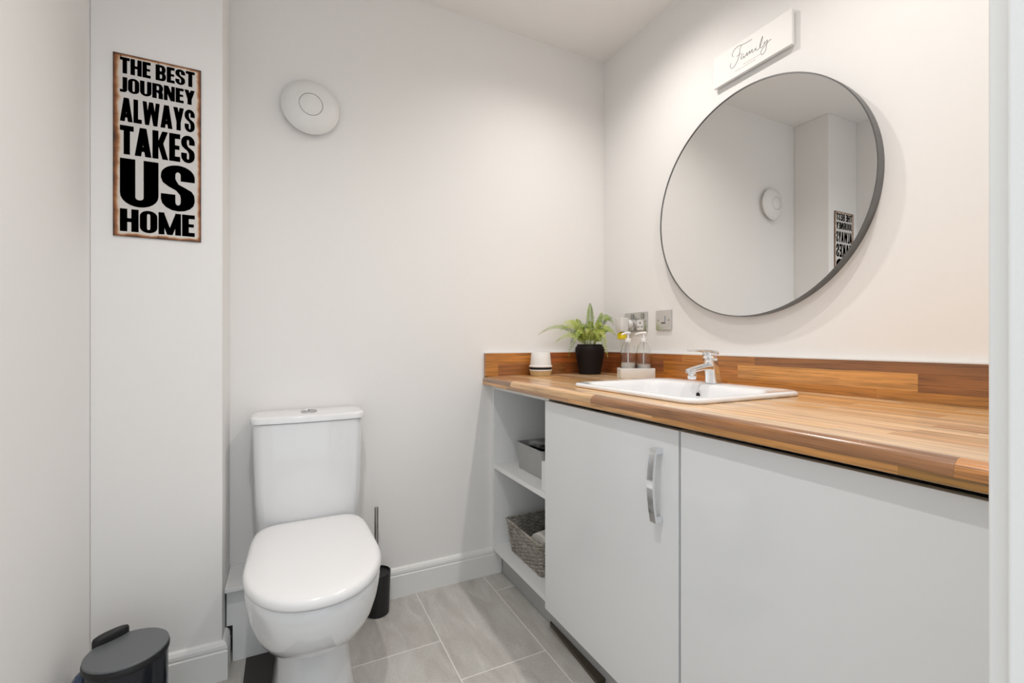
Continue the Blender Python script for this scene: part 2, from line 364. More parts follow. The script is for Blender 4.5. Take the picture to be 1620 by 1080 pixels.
obj('button_split', boxes((TX-.0012, TX+.0012, 1.768-.0225, 1.768+.0225, .7848, .7856)), M['dark'], t)

# ------------------------------------------------------------------ toilet brush
bx_, by_ = .312, 1.778
t = thing('toilet_brush', 'black toilet brush holder with thin metal handle beside the toilet', 'toilet brush', (bx_, by_, 0))
bm = bmesh.new(); lathe(bm, [(.040, 0), (.043, .003), (.0485, .150), (.0485, .156), (.0455, .1575), (.0445, .150), (.012, .148), (.010, .152)], (bx_, by_, 0), 40); obj('holder', bm, M['black_matt'], t, smooth=True, sharp=40)
bm = bmesh.new(); lathe(bm, [(.0075, .150), (.0075, .398), (.0065, .401), (.001, .4015)], (bx_-.004, by_, 0), 16); obj('handle', bm, M['steel'], t, smooth=True, sharp=40)

# ------------------------------------------------------------------ pedal bin
cx, cy_ = -.345, 1.405
t = thing('pedal_bin', 'small black round pedal bin with grey lid by the pier', 'bin', (cx, cy_, 0))
bm = bmesh.new(); lathe(bm, [(.076, .0), (.078, .003), (.0785, .02), (.0805, .262), (.0805, .266)], (cx, cy_, 0), 56); obj('body', bm, M['black_gloss'], t, smooth=True, sharp=40)
bm = bmesh.new(); lathe(bm, [(.0800, .2665), (.0830, .268), (.0835, .276), (.0820, .280), (.0800, .2805)], (cx, cy_, 0), 56); obj('rim', bm, M['black_matt'], t, smooth=True, sharp=40)
bm = bmesh.new()
def lidring(r, z):
    s = []
    hx, hy = -.60, .80                     # towards the hinge
    l = math.hypot(hx, hy); hx /= l; hy /= l
    for i in range(72):
        a = 2*PI*i/72; x, y = r*math.cos(a), r*math.sin(a); q = x*hx + y*hy
        lim = .0725*r/.0815
        if q > lim: x -= hx*(q-lim); y -= hy*(q-lim)
        s.append((cx+x, cy_+y, z))
    return s
loft(bm, [lidring(.0815, .2808), lidring(.0815, .2845), lidring(.0803, .2858), lidring(.06, .2866), lidring(.02, .287)])
obj('lid', bm, M['bin_lid'], t, smooth=True, sharp=40)
bm = bmesh.new()
hx, hy = -.60, .80; l = math.hypot(hx, hy); hx /= l; hy /= l
secs = []
for z, k in ((.20, .9), (.27, 1), (.296, 1), (.302, .94), (.304, .8)):
    s = []
    for i in range(28):
        a = 2*PI*i/28; p = .038*k*math.copysign(abs(math.cos(a))**.8, math.cos(a)); q = .079 + .012*k*math.sin(a)
        s.append((cx + hy*p + hx*q, cy_ - hx*p + hy*q, z))
    secs.append(s)
loft(bm, secs); obj('hinge', bm, M['black_matt'], t, smooth=True, sharp=40)
bm = bmesh.new()
prof = [(.074, .262)] + [(.076 + .034*math.sin(a), .188 + .074*math.cos(a)) for a in [PI/2*k/9 for k in range(10)]] + [(.110, .06), (.106, .045), (.074, .045)]
secs = []
for dw in (-.012, -.010, .010, .012):
    kx = .9 if abs(dw) > .011 else 1
    secs.append([(cx - (.074+(r-.074)*kx)*.985 - .17*dw, cy_ - (.074+(r-.074)*kx)*.17 + .985*dw, z if z < .1 else z - (0 if kx == 1 else .002)) for r, z in prof])
loft(bm, secs); obj('carry_handle', bm, M['handle_blue_sheen'], t, smooth=True, sharp=50)
bm = boxes((cx+.02, cx+.06, cy_-.118, cy_-.07, .006, .016)); obj('pedal', bm, M['black_matt'], t, bevel=.003)

# ------------------------------------------------------------------ cabinets
XD = .805; XC = .8235                       # door face, carcass front
yo0, yo1 = 1.365, 1.857
t = thing('open_shelf_unit', 'white open shelf unit with two shelves against the back wall', 'shelf unit', (1.1, 1.6, .108))
obj('side_panel', boxes((XC, 1.40, yo1-.018, yo1, .108, .8390)), M['carcass'], t)
obj('side_panel', boxes((XC, 1.40, yo0, yo0+.018, .108, .8390)), M['carcass'], t)
obj('bottom_panel', boxes((XC, 1.388, yo0+.018, yo1-.018, .108, .126)), M['carcass'], t)
obj('top_panel', boxes((XC, 1.388, yo0+.018, yo1-.018, .8210, .8390)), M['carcass'], t)
obj('shelf', boxes((XC+.001, 1.388, yo0+.018, yo1-.018, .4700, .4880)), M['carcass'], t)
obj('back_panel', boxes((1.388, 1.399, yo0+.018, yo1-.018, .108, .8390)), M['carcass'], t)
def cabinet(y0, y1, label, door_y0, door_y1, handle):
    t = thing('base_cabinet', label, 'cabinet', (1.1, (y0+y1)/2, .106))
    obj('carcass', boxes((XC, 1.40, y1-.018, y1, .106, .823), (XC, 1.40, y0, y0+.018, .106, .823), (XC, 1.40, y0+.018, y1-.018, .106, .124), (1.39, 1.40, y0+.018, y1-.018, .124, .823), (XC, 1.40, y0+.018, y1-.018, .124, .142)), M['carcass'], t)
    d = obj('door', boxes((XD, XC-.001, door_y0, door_y1, .105, .8255)), M['door_gloss'], t, bevel=.0012)
    if handle:
        hy = handle; bm = bmesh.new()
        z0, z1 = .600, .776                 # bowed strap handle on two posts
        secs = []
        for i in range(17):
            u = i/16; z = z0 + (z1-z0)*u; bow = .024 + .010*math.sin(PI*u)
            hw = .0095
            xo = XD - bow
            secs.append([(xo, hy-hw, z), (xo, hy+hw, z), (xo+.0055, hy+hw, z), (xo+.0055, hy-hw, z)])
        loft(bm, secs)
        h = obj('handle', bm, M['chrome'], d, smooth=True, sharp=30)
        for zz in (z0, z1-.014):
            obj('handle_post', boxes((XD-.020, XD-.0002, hy-.0085, hy+.0085, zz, zz+.014)), M['chrome'], t, bevel=.001)
    return t
cabinet(.762, 1.364, 'glossy white cabinet with a chrome bow handle on its door', .7640, 1.3630, .820)
cabinet(.145, .761, 'glossy white cabinet without handle nearest the doorway', .148, .7575, None)
tag(obj('plinth', boxes((.8655, .8815, .16, 1.842, 0, .1045)), M['plinth']), 'recessed grey plinth running along the floor under the cabinets', 'plinth')
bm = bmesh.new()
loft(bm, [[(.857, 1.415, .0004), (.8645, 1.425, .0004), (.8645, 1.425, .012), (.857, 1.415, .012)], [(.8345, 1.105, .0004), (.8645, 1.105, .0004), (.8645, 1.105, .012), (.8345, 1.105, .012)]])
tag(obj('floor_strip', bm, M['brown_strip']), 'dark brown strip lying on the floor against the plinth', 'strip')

# ------------------------------------------------------------------ woodblock worktop and upstands, stave by stave
HONEY, ORANGE, BROWN, DARK, PALE, RED = srgb(214, 158, 96), srgb(196, 130, 62), srgb(150, 100, 58), srgb(118, 78, 46), srgb(224, 178, 124), srgb(160, 92, 48)  # RED: reddish corner staves, darkened in colour for the pot's shadow
def stave(parent, p, dims, color, rot=0, mesh=None):
    # dims: (across, along, thick), local Y is the grain
    if mesh is None:
        a, b, c = dims; g = .00012
        bm = boxes((-a/2+g, a/2-g, -b/2+g, b/2-g, -c/2+g, c/2-g)); mesh = bpy.data.meshes.new('stave'); bmesh.ops.recalc_face_normals(bm, faces=bm.faces); bm.to_mesh(mesh); bm.free()
    o = link('stave', mesh, M['wood'], parent, True); o.color = color
    o.matrix_parent_inverse = parent.matrix_basis.inverted()
    o.location = p; o.rotation_euler = (0, 0, rot)
    return o
wt = thing('worktop', 'woodblock-patterned worktop with rounded front edge holding the basin', 'worktop', (1.1, 1.0, ZU))
HX0, HX1, HY0, HY1 = .905, 1.275, .812, 1.278
Y0W, Y1W = .1365, 1.8575
obj('core', boxes((XN+.0215, HX0, Y0W, Y1W, ZU, ZT-.0062), (HX1, XR-.001, Y0W, Y1W, ZU, ZT-.0062), (HX0, HX1, Y0W, HY0, ZU, ZT-.0062), (HX0, HX1, HY1, Y1W, ZU, ZT-.0062)), M['lightwood'], wt)
rw = random.Random(3)
pal = [srgb(234, 192, 142), srgb(226, 180, 126), srgb(214, 164, 110), srgb(238, 202, 158), srgb(204, 158, 114), srgb(228, 176, 112), srgb(236, 196, 150)]  # top staves paler than the rest: reflected wall light put into their colour
xs = XN+.0215; row = 0
while xs < XR-.022:
    xe = min(xs+.0470, XR-.001)
    y = Y1W + (-.15 if row % 2 else 0) + rw.uniform(-.2, .1)*(row > 0)
    y = Y1W; first = True
    while y > Y0W+.001:
        ln = rw.uniform(.30, .62)*(rw.uniform(.3, 1) if first else 1); first = False
        ye = max(y-ln, Y0W)
        if ye - Y0W < .08: ye = Y0W
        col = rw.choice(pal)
        segs = [(ye, y)]
        if xe > HX0 and xs < HX1:
            segs = [(a, b) for a, b in ((max(ye, HY1), y), (ye, min(y, HY0))) if b-a > .002]
        for a, b in segs:
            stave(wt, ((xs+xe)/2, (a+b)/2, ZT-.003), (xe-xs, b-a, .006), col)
        y = ye
    xs = xe; row += 1
# rolled nose: upper row with a quarter-round, lower row square
def nose(y0, y1, col, upper):
    zc = .8535; bm = bmesh.new(); ym = (y0+y1)/2
    xb = XN+.0213
    if upper:
        r = .018
        prof = [(xb, zc+.0001), (XN, zc+.0001)] + [(XN + r - r*math.cos(a), ZT - r + r*math.sin(a)) for a in [PI/2*k/8 for k in range(9)]] + [(xb, ZT)]
    else:
        r = .004
        prof = [(xb, ZU), (XN + r, ZU)] + [(XN + r - r*math.sin(a), ZU + r - r*math.cos(a)) for a in [PI/2*k/4 for k in range(1, 5)]] + [(XN, zc-.0001), (xb, zc-.0001)]
    zm = (ZT+ZU)/2; xm = XN+.01
    loft(bm, [[(x-xm, yy-ym, z-zm) for x, z in prof] for yy in (y0+.0001, y1-.0001)])
    bmesh.ops.recalc_face_normals(bm, faces=bm.faces); me = bpy.data.meshes.new('stave'); bm.to_mesh(me); bm.free()
    for p in me.polygons: p.use_smooth = True
    me.set_sharp_from_angle(angle=math.radians(35))
    stave(wt, (xm, ym, zm), None, col, mesh=me)
for a, b, c in ((1.584, Y1W, srgb(166, 122, 84)), (1.065, 1.584, PALE), (.275, 1.065, srgb(146, 98, 56)), (Y0W, .275, ORANGE)): nose(a, b, c, True)
for a, b, c in ((1.62, Y1W, HONEY), (1.18, 1.62, srgb(190, 140, 92)), (.82, 1.18, HONEY), (.335, .82, srgb(214, 150, 78)), (Y0W, .335, srgb(178, 126, 50))): nose(a, b, c, False)

# upstands
ua = thing('upstand', 'long woodblock upstand along the wall behind the basin', 'upstand', (XR-.01, 1.0, ZT))
UZ = [ZT+.0003, ZT+.0253, ZT+.0723, ZT+.1005]; XU0, XU1 = 1.4215, XR-.0008
rows = [  # bottom, middle, top: (y_from, y_to, colour)
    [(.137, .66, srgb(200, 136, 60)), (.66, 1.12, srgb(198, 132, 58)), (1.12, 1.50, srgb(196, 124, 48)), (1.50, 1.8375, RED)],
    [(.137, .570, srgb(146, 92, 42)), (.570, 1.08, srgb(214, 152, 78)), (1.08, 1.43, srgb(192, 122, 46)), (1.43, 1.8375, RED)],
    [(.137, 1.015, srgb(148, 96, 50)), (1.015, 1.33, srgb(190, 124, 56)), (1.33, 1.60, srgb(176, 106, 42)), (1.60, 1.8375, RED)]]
for k, rr in enumerate(rows):
    for a, b, c in rr: stave(ua, ((XU0+XU1)/2, (a+b)/2, (UZ[k]+UZ[k+1])/2), (XU1-XU0, b-a, UZ[k+1]-UZ[k]), c)
ub = thing('upstand', 'short woodblock upstand behind the dark plant pot and white jar', 'upstand', (1.1, YB-.01, ZT))
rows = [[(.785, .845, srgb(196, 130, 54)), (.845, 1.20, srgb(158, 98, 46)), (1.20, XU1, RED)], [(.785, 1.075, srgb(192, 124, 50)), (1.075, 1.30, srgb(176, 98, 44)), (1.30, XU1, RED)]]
for k, rr in enumerate(rows):
    za, zb = (UZ[0], ZT+.052) if k == 0 else (ZT+.052, UZ[3])
    for a, b, c in rr: stave(ub, ((a+b)/2, (1.838+YB-.0008)/2, (za+zb)/2), (YB-.0008-1.838, b-a, zb-za), c, rot=PI/2)
# sealant beads along the upstand tops
for nm, b in (('sealant', (1.4235, XR-.0003, .137, 1.8375, UZ[3]+.0001, UZ[3]+.0035)),):
    obj(nm, boxes(b), M['silicone'], ua)
obj('sealant', boxes((.785, 1.4230, 1.8400, YB-.0003, UZ[3]+.0001, UZ[3]+.0035)), M['silicone'], ub)

# ------------------------------------------------------------------ basin and tap
bs = thing('basin', 'white rectangular inset basin in the worktop', 'basin', (1.09, 1.045, ZT))
def rs(x0, x1, y0, y1, r, z): return rrect(x0, x1, y0, y1, r, z, 8)
bm = bmesh.new()
BX0, BX1, BY0, BY1 = .872, 1.315, .780, 1.312
loft(bm, [rs(BX0+.004, BX1-.004, BY0+.004, BY1-.004, .046, ZT+.0002), rs(BX0, BX1, BY0, BY1, .05, ZT+.003), rs(BX0, BX1, BY0, BY1, .05, ZT+.008), rs(BX0+.003, BX1-.003, BY0+.003, BY1-.003, .048, ZT+.0125), rs(BX0+.010, BX1-.009, BY0+.010, BY1-.010, .044, ZT+.0145),
          rs(BX0+.018, BX1-.016, BY0+.018, BY1-.018, .040, ZT+.0135), rs(BX0+.026, 1.232, BY0+.030, BY1-.030, .06, ZT+.0115), rs(BX0+.034, 1.226, BY0+.036, BY1-.036, .06, ZT+.008), rs(BX0+.042, 1.220, BY0+.044, BY1-.044, .06, ZT-.006), rs(BX0+.055, 1.205, BY0+.062, BY1-.062, .06, ZT-.06), rs(BX0+.075, 1.190, BY0+.09, BY1-.09, .06, ZT-.10), rs(BX0+.12, 1.14, BY0+.14, BY1-.14, .05, ZT-.117), rs(BX0+.16, 1.08, BY0+.2, BY1-.2, .03, ZT-.119)], cap0=False)
obj('bowl', bm, M['ceramic'], bs, smooth=True, sharp=60)
bm = bmesh.new(); lathe(bm, [(.0085, -.006), (.0125, -.006), (.0135, -.0045), (.0125, -.003), (.0090, -.003), (.0085, -.006)], (1.2195, 1.068, .8545), 28, 'x', False, False); obj('overflow_ring', bm, M['chrome'], bs, smooth=True)
bm = bmesh.new(); lathe(bm, [(.0088, -.0052), (.0088, .004)], (1.2195, 1.068, .8545), 24, 'x'); obj('overflow_hole', bm, M['dark'], bs)
bm = bmesh.new(); lathe(bm, [(.03, .0), (.03, .003), (.024, .004), (.001, .002)], (1.045, 1.045, ZT-.1190), 28); obj('waste', bm, M['chrome'], bs, smooth=True, sharp=40)

tx, ty, tz = 1.287, 1.068, ZT+.0138
tp = thing('basin_tap', 'chrome single-lever mixer tap standing on the basin', 'tap', (tx, ty, tz))
bm = bmesh.new()
def tsec(z, dx, hx_, hy_, n=2.6):
    return [(tx+dx+hx_*math.copysign(abs(math.cos(a))**(2/n), math.cos(a)), ty+hy_*math.copysign(abs(math.sin(a))**(2/n), math.sin(a)), tz+z) for a in [2*PI*i/28 for i in range(28)]]
loft(bm, [tsec(0, 0, .0265, .0245), tsec(.003, 0, .0265, .0245), tsec(.02, -.003, .0235, .0225), tsec(.045, -.008, .021, .0215), tsec(.062, -.012, .0205, .021), tsec(.078, -.015, .0205, .0208), tsec(.083, -.016, .0195, .02)])
obj('body', bm, M['chrome'], tp, smooth=True, sharp=50)
bm = bmesh.new(); secs = []
for u, (dx, z, hw, hh) in enumerate(((-.010, .052, .019, .017), (-.035, .054, .0185, .0115), (-.065, .052, .018, .0085), (-.095, .047, .0175, .0075), (-.112, .043, .0165, .0075), (-.117, .042, .014, .006))):
    secs.append([(tx+dx, ty+hw*math.copysign(abs(math.cos(a))**.6, math.cos(a)), tz+z+hh*math.copysign(abs(math.sin(a))**.6, math.sin(a))) for a in [2*PI*i/24 for i in range(24)]])
loft(bm, secs); sp_ = obj('spout', bm, M['chrome'], tp, smooth=True, sharp=60)
bm = bmesh.new(); lathe(bm, [(.011, .016), (.0135, .019), (.0135, .035), (.012, .038)], (tx-.101, ty, tz), 24); obj('aerator', bm, M['chrome'], sp_, smooth=True, sharp=40)
bm = bmesh.new(); loft(bm, [tsec(.0838, -.016, .021, .021), tsec(.085, -.016, .022, .022), tsec(.096, -.017, .022, .022), tsec(.102, -.018, .020, .020)])
lv = obj('lever', bm, M['chrome'], tp, smooth=True, sharp=50)
bm = bmesh.new(); secs = []
for dx, z, hw, hh in ((.004, .101, .018, .006), (-.02, .105, .0185, .0055), (-.05, .108, .017, .0042), (-.085, .1095, .0155, .0032), (-.108, .110, .014, .003), (-.112, .110, .011, .0022)):
    secs.append([(tx+dx, ty+hw*math.copysign(abs(math.cos(a))**.5, math.cos(a)), tz+z+hh*math.copysign(abs(math.sin(a))**.5, math.sin(a))) for a in [2*PI*i/24 for i in range(24)]])
loft(bm, secs); obj('lever_blade', bm, M['chrome'], tp, smooth=True, sharp=60)
bm = bmesh.new(); lathe(bm, [(.001, -.0012), (.004, -.0012), (.004, .0015), (.001, .0015)], (tx-.017, ty-.0225, tz+.090), 14, 'y'); obj('indicator', bm, plain('tap_dot', (.55, .35, .36), .4), lv)

# ------------------------------------------------------------------ soap bottles in their tray
def basevec(px, py, z): return Vector((px, py, z))
Rv = Vector((math.cos(YAW), -math.sin(YAW), 0)); Fv = Vector((math.sin(YAW), math.cos(YAW), 0))
tc_ = Vector((1.2958, 1.4438, 0)) + Fv*.034
tr = thing('bottle_tray', 'small white rectangular tray holding two clear soap bottles', 'tray', (tc_.x, tc_.y, ZT), -YAW)
bm = bmesh.new()
loft(bm, [rrect(-.0705, .0705, -.034, .034, .004, .0003), rrect(-.0715, .0715, -.035, .035, .004, .002), rrect(-.0715, .0715, -.035, .035, .004, .041), rrect(-.0705, .0705, -.034, .034, .004, .042), rrect(-.0675, .0675, -.0315, .0315, .003, .042), rrect(-.0668, .0668, -.031, .031, .003, .041), rrect(-.0665, .0665, -.0308, .0308, .003, .006)])
obj('tray_body', bm, M['white_plastic'], tr, True, smooth=True, sharp=40)
for k in range(2):
    c = tc_ + Rv*(-.0325 if k == 0 else .0325)
    b = thing('soap_bottle', ['clear soap bottle with white pump, half full, under the plug-in freshener', 'clear soap bottle with white pump standing nearer the basin tap'][k], 'bottle', (c.x, c.y, ZT+.0062), -YAW + (.5 if k == 0 else -.3), 'soap bottles in the white tray')
    bm = bmesh.new()
    outer = [(.026, 0), (.0295, .002), (.0305, .006), (.0305, .100), (.029, .116), (.024, .130), (.016, .139), (.012, .143), (.012, .150)]
    inner = [(.0102, .150), (.0102, .143), (.014, .1375), (.022, .1288), (.027, .115), (.0285, .100), (.0285, .008), (.026, .005), (.001, .005)]
    lathe(bm, outer + inner, n=36); obj('glass', bm, M['glass'], b, True, smooth=True, sharp=60)
    hl = (.056, .050)[k]
    bm = bmesh.new(); lathe(bm, [(.0255, .0055), (.0281, .0085), (.0281, hl), (.001, hl)], n=32); obj('liquid', bm, M['soap'], b, True, smooth=True, sharp=40)
    bm = bmesh.new(); lathe(bm, [(.0122, .1445), (.0135, .145), (.0135, .157), (.011, .159), (.0045, .1595), (.0040, .178), (.001, .178)], n=24); pm = obj('pump', bm, M['white_plastic'], b, True, smooth=True, sharp=40)
    bm = bmesh.new(); tube(bm, [(.010, 0, .182), (0, 0, .1825), (-.014, 0, .1815), (-.030, 0, .178), (-.034, 0, .174)], [.0055, .0062, .005, .0036, .0030], 10); obj('nozzle', bm, M['white_plastic'], pm, True, smooth=True, sharp=60)
    bm = bmesh.new(); lathe(bm, [(.0024, hl+.0005), (.0024, .1440)], n=10); obj('dip_tube', bm, M['white_plastic'], b, True, smooth=True, sharp=60)

# ------------------------------------------------------------------ sockets on the wall
def plate(name, label, cat, y0, y1, z0, z1):
    t = thing(name, label, cat, (XR, (y0+y1)/2, z0))
    obj('plate', boxes((XR-.008, XR-.0003, y0, y1, z0, z1)), M['chrome_plate'], t, bevel=.002)
    return t
M['chrome_plate'] = plain('chrome_plate', (.62, .61, .60), .16, metal=1, noise=.02)
xa = XR-.0082
t = plate('double_socket', 'polished chrome double socket behind the plug-in freshener', 'socket', 1.543, 1.689, 1.077, 1.163)
for yc in (1.583, 1.650):
    obj('pin_plate', boxes((xa-.0012, xa-.0001, yc-.021, yc+.021, 1.082, 1.128)), M['white_plastic'], t, bevel=.0008)
    for dy, dz, w, h in ((0, .032, .0030, .007), (-.011, .014, .006, .003), (.011, .014, .006, .003)):
        obj('pin_hole', boxes((xa-.0019, xa-.0012, yc+dy-w, yc+dy+w, 1.082+dz-h/2, 1.082+dz+h/2)), M['dark'], t)
    obj('rocker_switch', boxes((xa-.005, xa-.0001, yc-.022, yc-.008, 1.132, 1.156)), M['steel'], t, bevel=.001)
for yc in (1.553, 1.679):
    bm = bmesh.new(); lathe(bm, [(.001, -.001), (.004, -.001), (.004, .0)], (xa, yc, 1.120), 14, 'x'); obj('screw', bm, M['steel'], t)
t = plate('fused_switch', 'polished chrome single fused switch plate near the mirror', 'socket', 1.4005, 1.4870, 1.078, 1.163)
obj('rocker_switch', boxes((xa-.0045, xa-.0001, 1.434, 1.452, 1.112, 1.138)), M['chrome_plate'], t, bevel=.001)
obj('switch_slot', boxes((xa-.001, xa-.0001, 1.432, 1.454, 1.106, 1.110)), M['dark'], t)
for yc in (1.414, 1.474):
    bm = bmesh.new(); lathe(bm, [(.001, -.001), (.004, -.001), (.004, .0)], (xa, yc, 1.120), 14, 'x'); obj('screw', bm, M['steel'], t)
t = thing('plug_in_freshener', 'white plug-in air freshener with yellow refill in the double socket', 'air freshener', (1.395, 1.648, 1.05))
bm = bmesh.new(); secs = []
yc = 1.648
for x, h in ((XR-.0105, .020), (XR-.014, .021), (XR-.03, .021), (XR-.034, .0185)): secs.append([(x, yc + h*math.cos(a), 1.110 + h*math.sin(a)) for a in [2*PI*i/28 for i in range(28)]])
loft(bm, secs); obj('plug', bm, M['white_plastic'], t, smooth=True, sharp=40)
bm = bmesh.new()
xf = XR-.058
loft(bm, [rrect(xf-.019, xf+.0235, yc-.021, yc+.021, .012, 1.074), rrect(xf-.022, xf+.0235, yc-.023, yc+.023, .012, 1.080), rrect(xf-.023, xf+.0235, yc-.024, yc+.024, .012, 1.11), rrect(xf-.026, xf+.0235, yc-.027, yc+.027, .012, 1.137), rrect(xf-.024, xf+.0215, yc-.025, yc+.025, .011, 1.138), rrect(xf-.022, xf+.020, yc-.022, yc+.022, .010, 1.128)])
obj('housing', bm, M['white_plastic'], t, smooth=True, sharp=40)
bm = bmesh.new(); loft(bm, [rrect(xf-.013, xf+.013, yc-.014, yc+.014, .006, 1.040), rrect(xf-.016, xf+.015, yc-.018, yc+.018, .007, 1.043), rrect(xf-.016, xf+.015, yc-.018, yc+.018, .007, 1.066), rrect(xf-.008, xf+.008, yc-.008, yc+.008, .004, 1.0735)])
obj('refill', bm, M['yellow'], t, smooth=True, sharp=40)

# ------------------------------------------------------------------ white jar on wooden base
jx, jy = 1.031, 1.784
t = thing('ceramic_jar', 'white ceramic jar with dark band and pale wooden foot on worktop', 'jar', (jx, jy, ZT))
bm = bmesh.new(); lathe(bm, [(.044, .0002), (.0455, .001), (.0495, .019), (.050, .022), (.001, .022)], (jx, jy, ZT), 44); obj('foot', bm, M['lightwood'], t, smooth=True, sharp=40)
bm = bmesh.new(); lathe(bm, [(.0495, .0222), (.0515, .023), (.0515, .0275), (.047, .028)], (jx, jy, ZT), 44); obj('ring', bm, M['white_plastic'], t, smooth=True, sharp=40)
bm = bmesh.new(); lathe(bm, [(.0475, .0281), (.0475, .038)], (jx, jy, ZT), 44); obj('band', bm, M['dark'], t, smooth=True, sharp=40)
bm = bmesh.new(); lathe(bm, [(.050, .0382), (.0525, .0390), (.0525, .0440), (.0485, .0470), (.0425, .101), (.0410, .1035), (.0395, .1035), (.0385, .101), (.001, .099)], (jx, jy, ZT), 44); obj('jar_body', bm, M['white_plastic'], t, smooth=True, sharp=40)

# ------------------------------------------------------------------ potted fern
px_, py_ = 1.286, 1.762
t = thing('potted_fern', 'bright green fern in a matt dark brown pot in the corner', 'potted plant', (px_, py_, ZT))
bm = bmesh.new(); lathe(bm, [(.047, .0002), (.051, .002), (.0555, .03), (.063, .075), (.0685, .105), (.0690, .117), (.066, .127), (.060, .133), (.060, .139), (.057, .140), (.055, .136), (.055, .126)], (px_, py_, ZT), 48); obj('pot', bm, M['pot'], t, smooth=True, sharp=50)
bm = bmesh.new(); lathe(bm, [(.0545, .120), (.0545, .127), (.03, .130), (.001, .131)], (px_, py_, ZT), 24); obj('soil', bm, M['soil'], t, smooth=True)
rf = random.Random(11)
base = Vector((px_, py_, ZT+.128))
def frond(right, up, tow, arch=.5, wid=.017, nl=25):
    wid *= 1.12
    tip = base + Rv*right - Fv*tow + Vector((0, 0, up))
    hor = Vector((tip.x-base.x, tip.y-base.y, 0))
    b0 = base + hor.normalized()*.02*(hor.length > .02)
    ctrl = b0 + hor*.38 + Vector((0, 0, max(up, 0)*.5 + arch*.12 + .02))
    pts = bez(b0, ctrl, tip, nl)
    view = (-Fv + Vector((0, 0, .75))).normalized()
    bm = bmesh.new(); tube(bm, pts, [.0016*(1-.7*i/nl) for i in range(nl+1)], 5)
    for i in range(3, nl+1):
        u = i/nl; p = pts[i]; tg = (pts[min(i+1, nl)]-pts[i-1]).normalized()
        L_ = wid*(math.sin(PI*min(1, (u*.93+.07))**.75)**.6 + .08)*(1.12-.45*u)*rf.uniform(.88, 1.1)
        if L_ < .002: continue
        sd = tg.cross(view)
        if sd.length < .2: sd = tg.cross(Vector((0, 0, 1)))
        sd.normalize(); nr = sd.cross(tg).normalized()
        for s in (-1, 1):
            d = (sd*s + tg*.42 + nr*rf.uniform(-.25, .15)).normalized(); wv = (tg - d*tg.dot(d)).normalized()*min(.0026, .10*L_+.0008)
            q = [p, p + d*L_*.35 + wv, p + d*L_*.75 + wv*.75 - nr*.001, p + d*L_ - nr*.002, p + d*L_*.75 - wv*.75 - nr*.001, p + d*L_*.35 - wv]
            vv = [bm.verts.new(x) for x in q]; bm.faces.new(vv)
    me = bpy.data.meshes.new('frond'); bm.to_mesh(me); bm.free(); link('frond', me, M['leaf'], t)
for a in ((-.002, .205, .02, .3, .021, 30), (.058, .162, .0, .3, .016), (-.066, .130, -.005, .4, .016), (-.250, .055, .085, .9, .016, 34), (-.175, .020, .11, .6, .017), (-.115, -.055, .085, 1.1, .021), (.070, -.052, .075, .9, .021),
          (.108, .100, .03, 1.2, .022), (-.135, .105, .06, .7, .018), (-.150, .072, .075, .8, .017), (.088, .070, .09, .7, .019), (.045, .100, .06, .6, .018), (-.05, .085, .08, .7, .019), (-.09, .02, .13, .9, .019), (.022, .015, .12, 1.0, .019), (.010, .120, -.03, .4, .018), (.118, .045, .05, .8, .018), (-.10, .12, .02, .5, .017), (-.03, .05, .10, .8, .017), (.06, .02, .10, .9, .018)):
    frond(*a)

# ------------------------------------------------------------------ round mirror
mc = (1.044, 1.510); mr = .3945
t = thing('round_mirror', 'large round wall mirror with thin dark metal frame', 'mirror', (XR, mc[0], mc[1]-mr))
bm = bmesh.new(); lathe(bm, [(mr, -.031), (mr, -.0005), (mr-.003, -.0005), (mr-.003, -.027), (mr-.0035, -.0295), (mr-.0035, -.031), (mr, -.031)], (XR, mc[0], mc[1]), 128, 'x', False, False); obj('frame', bm, M['frame_metal'], t, smooth=True, sharp=40)
bm = bmesh.new(); lathe(bm, [(mr-.0032, -.0285), (mr-.0032, -.024)], (XR, mc[0], mc[1]), 128, 'x'); obj('glass', bm, M['mirror'], t)

